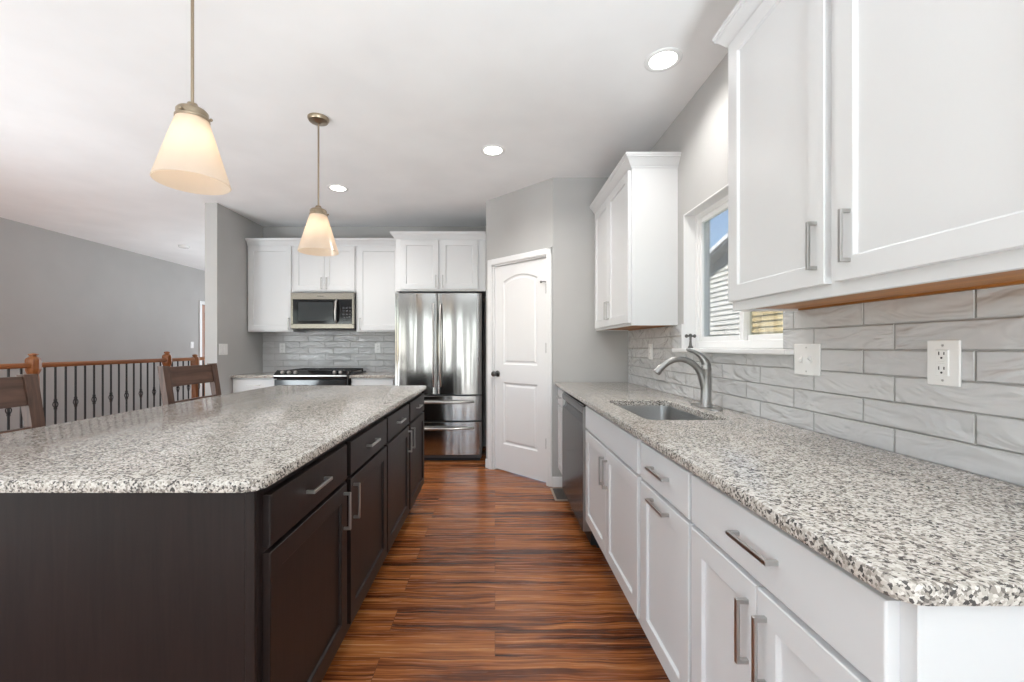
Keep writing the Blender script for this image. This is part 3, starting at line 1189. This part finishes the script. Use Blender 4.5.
rg = thing('kitchen_range', 'black slide-in gas range under the microwave', 'range', (-2.352, 4.47, 0))
RW = 0.782
MB().box(0.002, RW - 0.002, 0.05, 0.655, 0.02, 0.915, 0.002).build('body', M['black_matte'], rg)
MB().box(0.0, RW, 0.03, 0.660, 0.916, 0.930, 0.004).build('cooktop', M['black_gloss'], rg)
pr = [(-0.010, 0.880), (-0.016, 0.915), (-0.006, 0.925), (0.060, 0.968), (0.085, 0.968), (0.095, 0.930), (0.095, 0.880)]
cp = MB().loops([[(0.0, a, b) for a, b in pr], [(RW, a, b) for a, b in pr]]).build('control_panel', M['black_gloss'], rg)
MB().box(0.004, RW - 0.004, -0.020, -0.008, 0.905, 0.921, 0.002).build('trim_strip', M['nickel'], cp)
for kx_ in (0.085, 0.155, 0.225, 0.640, 0.705):
    kb = MB()
    kb.lathe([(0.021, 0.0), (0.020, 0.012), (0.017, 0.024), (0.015, 0.028), (0.003, 0.029)], 0, 0, 18)
    kb.bm.transform(Matrix.Translation((kx_, 0.018, 0.940)) @ Matrix.Rotation(math.radians(58), 4, 'X'))
    kb.build('knob', M['nickel'], cp, True)
od = MB().box(0.006, RW - 0.006, -0.008, 0.05, 0.24, 0.872, 0.006, 2).build('oven_door', M['black_gloss'], rg)
hb = MB().tube([(0.06, -0.055, 0.80), (RW - 0.06, -0.055, 0.80)], 0.011, 12)
for xx in (0.09, RW - 0.09):
    hb.tube([(xx, -0.055, 0.80), (xx, -0.005, 0.80)], 0.009, 10)
hb.build('handle', M['nickel'], od, True)
MB().box(0.006, RW - 0.006, -0.004, 0.05, 0.06, 0.225, 0.005).build('warming_drawer', M['black_gloss'], rg)
for g in range(3):
    gx0 = 0.03 + g * 0.243
    gm = MB()
    z0, z1 = 0.946, 0.964
    gw = 0.236
    for yy in (0.105, 0.235, 0.365, 0.495, 0.625):
        gm.box(gx0, gx0 + gw, yy - 0.006, yy + 0.006, z0, z1, 0.002)
    for xx in (gx0 + 0.006, gx0 + gw / 2, gx0 + gw - 0.006):
        gm.box(xx - 0.006, xx + 0.006, 0.10, 0.63, z0, z1, 0.002)
    for xx in (gx0 + 0.008, gx0 + gw - 0.008):
        for yy in (0.108, 0.622):
            gm.box(xx - 0.007, xx + 0.007, yy - 0.007, yy + 0.007, 0.929, z0 + 0.004)
    gm.build('burner_grate', M['cast_iron'], rg)
for bx, by in ((0.16, 0.22), (0.16, 0.50), (0.39, 0.36), (0.62, 0.22), (0.62, 0.50)):
    MB().lathe([(0.045, 0.929), (0.045, 0.936), (0.034, 0.938), (0.034, 0.944), (0.004, 0.945)], bx, by, 20).build('burner', M['black_matte'], rg, True)

GT = 'white wall cabinets on the range wall'
UF = 4.820
UZ0, UZ1 = 1.393, 2.382
upper('wall_cabinet', 'white single-door wall cabinet left of the microwave, against the switch wall', GT, (-2.838, UF), 0, 0.524, 0.329, UZ0, UZ1,
      [(0.018, 0.505, 1.408, 2.370, 0.482, 1.485, 0.134)], crn=(False, False))
w3 = 2.313 - 1.592
upper('wall_cabinet', 'short white two-door wall cabinet directly above the microwave', GT, (-2.313, UF), 0, w3, 0.329, 1.846, UZ1, [
    (0.010, w3 / 2 - 0.002, 1.862, 2.370, w3 / 2 - 0.030, 1.945, 0.134), (w3 / 2 + 0.002, w3 - 0.012, 1.862, 2.370, w3 / 2 + 0.030, 1.945, 0.134)], crn=(False, False))
upper('wall_cabinet', 'white single-door wall cabinet between the microwave and refrigerator', GT, (-1.591, UF), 0, 0.515, 0.329, UZ0, UZ1,
      [(0.020, 0.500, 1.408, 2.370, 0.050, 1.485, 0.134)], crn=(False, False))
FF = 4.540
xx0 = -1.074
upper('wall_cabinet', 'deep white two-door wall cabinet above the refrigerator', GT, (xx0, FF), 0, 0.974, 0.609, 1.822, UZ1, [
    (0.058, 0.464, 1.842, 2.370, 0.438, 1.925, 0.134), (0.486, 0.890, 1.842, 2.370, 0.512, 1.925, 0.134)], crn=(True, False))

mw = thing('microwave', 'stainless over-the-range microwave with black glass door', 'microwave', (-2.311, 4.750, 1.420))
MW, MH = 0.717, 0.412
MB().box(0, MW, 0.03, 0.395, 0.0, MH, 0.002).build('body', M['black_matte'], mw)
fr = MB()
fr.box(0, MW, 0.0, 0.032, MH - 0.075, MH, 0.003)
fr.box(0, MW, 0.0, 0.032, 0.008, 0.062, 0.003)
fr.box(0, 0.024, 0.0, 0.032, 0.05, MH - 0.07, 0.002)
fr.box(MW - 0.024, MW, 0.0, 0.032, 0.05, MH - 0.07, 0.002)
fr.build('front_frame', M['steel_plain'], mw)
MB().box(0.022, MW - 0.022, 0.004, 0.03, 0.060, MH - 0.073, 0.002).build('door_glass', M['black_gloss'], mw)
MB().box(0.085, 0.475, 0.0015, 0.006, 0.095, MH - 0.105, 0.001).build('viewing_window', plain('smoked_window', (0.03, 0.034, 0.036), 0.12), mw)
MB().tube([(0.520, -0.002, 0.075), (0.520, -0.030, 0.10), (0.520, -0.042, 0.20), (0.520, -0.030, 0.30), (0.520, -0.002, 0.33)], [0.011, 0.014, 0.015, 0.014, 0.011], 12).build('handle', M['nickel'], mw, True)
bd = MB()
for i, ww in enumerate((0.008, 0.006, 0.010, 0.006, 0.008, 0.006)):
    bd.box(0.300 + i * 0.0125, 0.300 + i * 0.0125 + ww, -0.001, 0.002, MH - 0.042, MH - 0.034)
bd.build('badge', M['black_matte'], mw)
kp_m = plain('keypad_grey', (0.035, 0.035, 0.04), 0.3)
kb0 = MB().box(0.586, 0.608, 0.0032, 0.006, 0.09, 0.106).build('keypad_button', kp_m, mw)
for i in range(3):
    for j in range(5):
        if i or j:
            kb1 = kb0.copy()
            C.objects.link(kb1)
            kb1.parent = mw
            kb1.location = (i * 0.036, 0, j * 0.036)

# ---- refrigerator
FX_L, FX_R, FY = -1.058, -0.141, 4.450
FW = FX_R - FX_L
fg = thing('refrigerator', 'stainless french-door refrigerator with two freezer drawers', 'refrigerator', (FX_L, FY, 0))
MB().box(0.004, FW - 0.004, 0.055, 0.690, 0.03, 1.775, 0.004).build('body', M['fridge_side'], fg)
MB().box(0.02, FW - 0.02, 0.075, 0.12, 0.0, 0.06).build('kick_grille', M['black_matte'], fg)
for hx in (0.03, FW - 0.11):
    MB().box(hx, hx + 0.08, 0.02, 0.12, 1.775, 1.797, 0.006).build('hinge_cover', M['black_matte'], fg)


def bowed(x0, x1, z0, z1, bulge=0.022, th=0.052, n=16, full=None):
    """front panel with a gently bowed face"""
    a, b = full or (x0, x1)
    cs = []
    for k in range(n + 1):
        x = x0 + (x1 - x0) * k / n
        u = 2 * (x - a) / (b - a) - 1
        e = min(k, n - k)
        rnd = 0.006 if e == 0 else 0.0
        cs.append((x, -bulge * (1 - u * u) + rnd))
    prof = cs + [(x1, th), (x0, th)]
    zs = [(z0, 0.004), (z0 + 0.004, 0.0), (z1 - 0.004, 0.0), (z1, 0.004)]
    mb = MB()
    cx_ = (x0 + x1) / 2
    mb.loops([[(x + (cx_ - x) * i / (x1 - x0) * 0.5, y + (i if y < th - 0.01 else 0), z) for x, y in prof] for z, i in zs])
    return mb


def arc_handle(p0, p1, out, r):
    a, b = Vector(p0), Vector(p1)
    pts, rr = [], []
    for k in range(13):
        u = k / 12
        d = out * min(1.0, 4.2 * u * (1 - u) + 0.0) ** 0.6
        q = a.lerp(b, u) + Vector((0, -d, 0))
        pts.append(tuple(q))
        rr.append(r)
    return MB().tube(pts, rr, 12)


xm = -0.610 - FX_L
for x0, x1, hx in ((0.0, xm - 0.003, xm - 0.038), (xm + 0.003, FW, xm + 0.032)):
    d = bowed(x0, x1, 0.716, 1.790, 0.016, 0.052).build('door', M['steel'], fg, True)
    arc_handle((hx, -0.010, 0.80), (hx, -0.010, 1.675), 0.050, 0.012).build('handle', M['nickel'], d, True)
for z0, z1, hz in ((0.440, 0.702, 0.640), (0.078, 0.426, 0.362)):
    d = bowed(0.0, FW, z0, z1, 0.020, 0.052, 24).build('freezer_drawer', M['steel'], fg, True)
    arc_handle((0.085, -0.008, hz), (FW - 0.085, -0.008, hz), 0.055, 0.014).build('handle', M['nickel'], d, True)

# ------------------------------------------------------------------ pendants and ceiling lights


def pendant(x, y, label):
    t = thing('pendant_lamp', label, 'lamp', (x, y, CZ), 0, 'frosted glass pendants over the island')
    zb, zt = 1.832 - CZ, 2.068 - CZ
    MB().lathe([(0.066, 0.0), (0.066, -0.010), (0.058, -0.022), (0.020, -0.028), (0.010, -0.034), (0.004, -0.036)], 0, 0, 32).build('canopy', M['bronze'], t, True)
    MB().lathe([(0.0055, -0.03), (0.0055, zt + 0.05)], 0, 0, 12).build('rod', M['bronze'], t, True)
    cp_ = MB().lathe([(0.008, zt + 0.062), (0.016, zt + 0.060), (0.022, zt + 0.046), (0.046, zt + 0.036), (0.052, zt + 0.028), (0.052, zt + 0.010),
                      (0.056, zt + 0.006), (0.056, zt - 0.002), (0.02, zt - 0.004), (0.02, zt - 0.06), (0.005, zt - 0.062)], 0, 0, 32)
    for k in range(3):
        a = 2 * PI * k / 3 + 0.5
        cp_.sphere((0.058 * math.cos(a), 0.058 * math.sin(a), zt + 0.014), 0.006, u=10, v=6)
    cp_.build('shade_holder', M['bronze'], t, True)
    MB().lathe([(0.050, zt), (0.053, zt), (0.124, zb), (0.1215, zb - 0.002), (0.119, zb), (0.049, zt - 0.004)], 0, 0, 48, cap0=False, cap1=False).build('lamp_shade', M['shade'], t, True)
    MB().sphere((0, 0, zt - 0.105), 0.030, 1, 1, 1.15).build('bulb', M['bulb'], t, True)


pendant(-1.131, 1.570, 'frosted cone pendant lamp over the near end of the island')
pendant(-1.139, 2.710, 'frosted cone pendant lamp over the far end of the island, its ceiling canopy in view')

for x, y, lab in ((0.864, 2.160, 'round recessed ceiling light nearest the window wall cabinets'),
                  (-0.015, 3.150, 'round recessed ceiling light over the aisle before the refrigerator'),
                  (-1.458, 3.900, 'round recessed ceiling light between pendant rod and range wall')):
    t = thing('recessed_light', lab, 'ceiling light', (x, y, CZ), 0, 'recessed ceiling lights')
    MB().lathe([(0.092, 0.0), (0.092, -0.003), (0.086, -0.007), (0.072, -0.006), (0.066, -0.002), (0.066, 0.0)], 0, 0, 40, cap0=False, cap1=False).build('trim_ring', M['plastic'], t, True)
    MB().lathe([(0.068, -0.001), (0.066, -0.0035), (0.004, -0.004)], 0, 0, 32).build('lens', M['downlight'], t, True)
    ld = bpy.data.lights.new('downlight_beam', 'SPOT')
    ld.energy = 44 if y < 3 else 80
    ld.spot_size = math.radians(150)
    ld.spot_blend = 1.0
    ld.shadow_soft_size = 0.065
    ld.color = (1.0, 0.975, 0.94)
    lo = bpy.data.objects.new('downlight_beam', ld)
    C.objects.link(lo)
    lo.location = (x, y, CZ - 0.012)

o = MB().lathe([(0.070, 0.0), (0.070, -0.018), (0.062, -0.030), (0.030, -0.034), (0.005, -0.034)], 0, 0, 32).build('smoke_detector', M['plastic'], None, True, (-4.53, 6.12, CZ))
tag(o, 'white round smoke detector on the ceiling over the stair hall', 'smoke detector')

# ------------------------------------------------------------------ plates on the walls (local: plate faces -y)


def plate(name, label, cat, loc, rz, wd, ht, kind, group=None):
    t = thing(name, label, cat, loc, rz, group)
    MB().box(-wd / 2, wd / 2, -0.006, 0.0, -ht / 2, ht / 2, 0.003, 2).build('cover_plate', M['plastic'], t)
    if kind[0] == 'toggle':
        nT = kind[1]
        for k in range(nT):
            cx = (k - (nT - 1) / 2) * 0.046
            tg = MB().box(cx - 0.006, cx + 0.006, -0.008, -0.005, -0.013, 0.013, 0.001)
            up = 1 if k % 2 else -1
            tg.loops([[(cx - 0.0045, -0.007, -0.006), (cx + 0.0045, -0.007, -0.006), (cx + 0.0045, -0.007, 0.006), (cx - 0.0045, -0.007, 0.006)],
                      [(cx - 0.004, -0.020, up * 0.008 - 0.004), (cx + 0.004, -0.020, up * 0.008 - 0.004), (cx + 0.004, -0.020, up * 0.008 + 0.004), (cx - 0.004, -0.020, up * 0.008 + 0.004)]])
            tg.build('toggle', M['plastic'], t)
    elif kind[0] == 'rocker':
        nT = kind[1]
        for k in range(nT):
            cx = (k - (nT - 1) / 2) * 0.046
            MB().box(cx - 0.0165, cx + 0.0165, -0.009, -0.005, -0.033, 0.033, 0.002).build('rocker', M['plastic'], t)
    else:
        MB().box(-0.0165, 0.0165, -0.009, -0.005, -0.034, 0.034, 0.0015).build('receptacle', M['plastic'], t)
        sl = MB()
        for cz in (-0.019, 0.019):
            sl.box(-0.0075, -0.0050, -0.0095, -0.0085, cz + 0.001, cz + 0.010)
            sl.box(0.0050, 0.0075, -0.0095, -0.0085, cz + 0.002, cz + 0.009)
            sl.lathe([(0.0028, -0.0095), (0.0028, -0.0085)], 0, 0, 10, 'Y', cz - 0.006)
        sl.build('socket_slots', M['slot'], t)
        if kind[0] == 'gfci':
            MB().box(-0.008, 0.008, -0.0105, -0.0085, -0.0045, -0.0005, 0.0005).box(-0.008, 0.008, -0.0105, -0.0085, 0.0005, 0.0045, 0.0005).build('test_button', M['plastic'], t)
    sc = MB()
    for zz in (-ht / 2 + 0.014, ht / 2 - 0.014):
        sc.lathe([(0.0032, -0.0068), (0.0032, -0.005)], 0, 0, 10, 'Y', zz)
    sc.build('screw', M['nickel'], t)
    return t


plate('outlet', 'white outlet plate with test buttons on the side tiles nearest the camera', 'outlet', (1.159, 1.082, 1.178), R90, 0.080, 0.118, ('gfci',))
plate('light_switch', 'white double toggle switch plate on the tiles beside the window', 'light switch', (1.159, 1.556, 1.173), R90, 0.128, 0.116, ('toggle', 2))
plate('outlet', 'white outlet plate on the side tiles below the corner wall cabinet', 'outlet', (1.159, 3.120, 1.185), R90, 0.075, 0.116, ('plain',))
plate('outlet', 'white outlet plate on the range wall tiles, left of the range', 'outlet', (-2.600, BY - 0.009, 1.207), 0, 0.072, 0.116, ('plain',))
plate('outlet', 'white outlet plate on the range wall tiles, next to the refrigerator', 'outlet', (-1.435, BY - 0.009, 1.207), 0, 0.072, 0.116, ('plain',))
plate('light_switch', 'white triple switch plate on the grey wing wall beside the kitchen', 'light switch', (-2.845, 4.395, 1.195), PI / 2, 0.135, 0.116, ('rocker', 2))
plate('light_switch', 'small white switch plate on the far left wall by the wooden door', 'light switch', (LX, 7.80, 1.255), PI / 2, 0.080, 0.120, ('rocker', 1))

# ------------------------------------------------------------------ floor register
t = thing('floor_register', 'beige metal floor register at the pantry corner by the dishwasher', 'vent', (0.545, 3.475, 0))
MB().box(-0.070, 0.070, -0.150, 0.150, 0.0, 0.005, 0.002).build('frame', M['vent'], t)
sl = MB()
for k in range(14):
    yy = -0.12 + k * 0.0185
    sl.box(-0.052, 0.052, yy - 0.006, yy + 0.006, 0.0045, 0.0062)
sl.build('louvres', M['black_matte'], t)

# ------------------------------------------------------------------ stair railing
rl = thing('stair_railing', 'honey oak railing with black iron balusters along the stair hall', 'railing', (-4.2, 4.6, 0))
R0, R1 = 2.55, 6.75
ry = 4.6
hp = [(-0.022, 1.030), (0.022, 1.030), (0.030, 1.040), (0.030, 1.052), (0.026, 1.066), (0.014, 1.075), (-0.014, 1.075), (-0.026, 1.066), (-0.030, 1.052), (-0.030, 1.040)]
MB().loops([[(x, R0 - ry, z) for x, z in hp], [(x, R1 - ry, z) for x, z in hp]]).build('handrail', M['oak'], rl, True)
MB().box(-0.040, 0.040, R0 - ry, R1 - ry, 0.0, 0.022, 0.004).build('shoe_rail', M['oak'], rl)


def newel(y, dz=0.0):
    mb = MB()
    q = math.sqrt(2)
    prof = [(0.050, 0.0), (0.050, 0.16), (0.043, 0.18), (0.043, 0.93), (0.040, 0.955), (0.036, 0.965), (0.040, 0.972), (0.052, 1.000), (0.056, 1.015), (0.056, 1.100), (0.050, 1.115),
            (0.032, 1.128), (0.026, 1.133), (0.027, 1.140), (0.036, 1.146), (0.037, 1.154), (0.020, 1.160), (0.004, 1.163)]
    mb.lathe([(r * 0.94, h + (dz if h > 0.2 else 0)) for r, h in prof], 0, y - ry, 8, rot=PI / 4)
    return mb.build('newel_post', M['oak_v'], rl)


posts = [2.62, 3.82, 5.38, 5.88]
for p, dz in zip(posts, (0, 0, 0, -0.045)):
    newel(p, dz)
bal = MB().box(-0.0065, 0.0065, -0.0065, 0.0065, 0.022, 1.032, 0.001)
bal.box(-0.013, 0.013, -0.013, 0.013, 0.022, 0.045, 0.003)
proto = bal.build('baluster', M['iron'], rl)
kn = MB()
for k in range(4):
    a0 = PI / 2 * k
    pts = []
    for j in range(9):
        u = j / 8
        r_ = 0.006 + 0.011 * math.sin(PI * u)
        a = a0 + 1.7 * u
        pts.append((r_ * math.cos(a), r_ * math.sin(a), 0.632 + 0.078 * u))
    kn.tube(pts, 0.0042, 6)
kn.box(-0.010, 0.010, -0.010, 0.010, 0.622, 0.636, 0.002).box(-0.010, 0.010, -0.010, 0.010, 0.706, 0.720, 0.002)
kproto = kn.build('basket_knuckle', M['iron'], proto)
first = True
i = -12
while True:
    y = 3.916 + 0.0968 * i
    i += 1
    if y > R1 - 0.05:
        break
    if y < R0 + 0.12 or min(abs(y - p) for p in posts) < 0.062:
        continue
    odd = (i - 1) % 2 == 1
    if first and odd:
        proto.location = (0, y - ry, 0)
        first = False
        continue
    b = proto.copy()
    C.objects.link(b)
    b.parent = rl
    b.location = (0, y - ry, 0)
    if odd:
        kk = kproto.copy()
        C.objects.link(kk)
        kk.parent = b

# ------------------------------------------------------------------ counter stools (seat front towards +X)


def make_stool(label, loc):
    t = thing('counter_stool', label, 'stool', loc, 0, 'dark wooden counter stools at the island')
    hw = 0.255
    MB().box(-0.205, 0.225, -hw + 0.02, hw - 0.02, 0.605, 0.640, 0.012, 3).build('seat', M['walnut_h'], t)
    for sy in (-1, 1):
        y0, y1 = (hw - 0.055) * sy, hw * sy
        st_pts = [(-0.215, 0.0), (-0.205, 0.55), (-0.212, 0.66), (-0.245, 0.90), (-0.275, 1.098)]
        lps = []
        for x, z in st_pts:
            lps.append([(x - 0.018, y0, z), (x + 0.018, y0, z), (x + 0.018, y1, z), (x - 0.018, y1, z)])
        MB().loops(lps).build('back_leg', M['walnut'], t)
        MB().loops([[(0.20 - s_, y0, z), (0.20 + s_, y0, z), (0.20 + s_, y1, z), (0.20 - s_, y1, z)] for s_, z in ((0.016, 0.0), (0.022, 0.56), (0.022, 0.605))]).build('front_leg', M['walnut'], t)
        MB().box(-0.19, 0.19, min(y0, y1) + 0.012, max(y0, y1) - 0.012, 0.22, 0.26, 0.003).build('stretcher', M['walnut_h'], t)

    def rail(za, zb, bow, nm):
        mb = MB()
        lps = []
        n2 = 10
        for k in range(n2 + 1):
            u = -1 + 2 * k / n2
            y = u * (hw - 0.05)
            xo = -bow * (1 - u * u)

            def xa(z):
                return -0.245 - (z - 0.90) * 0.152 + xo
            lps.append([(xa(za) - 0.010, y, za), (xa(za) + 0.010, y, za), (xa(zb) + 0.010, y, zb), (xa(zb) - 0.010, y, zb)])
        return mb.loops(lps).build(nm, M['walnut_h'], t)
    rail(0.962, 1.090, 0.016, 'top_rail')
    rail(0.800, 0.868, 0.012, 'lower_rail')
    MB().box(0.184, 0.214, -hw + 0.05, hw - 0.05, 0.30, 0.335, 0.004).build('foot_rest', M['walnut_h'], t)
    MB().box(-0.21, -0.19, -hw + 0.05, hw - 0.05, 0.30, 0.335, 0.004).build('back_stretcher', M['walnut_h'], t)
    MB().box(0.19, 0.21, -hw + 0.05, hw - 0.05, 0.545, 0.605, 0.003).build('apron', M['walnut_h'], t)
    return t


s1 = make_stool('dark wooden counter stool at the far end of the island, by the wing wall', (-1.820, 2.880, 0))
dup(s1, (-1.800, 1.635, 0), 'dark wooden counter stool cut off by the left edge of the picture')
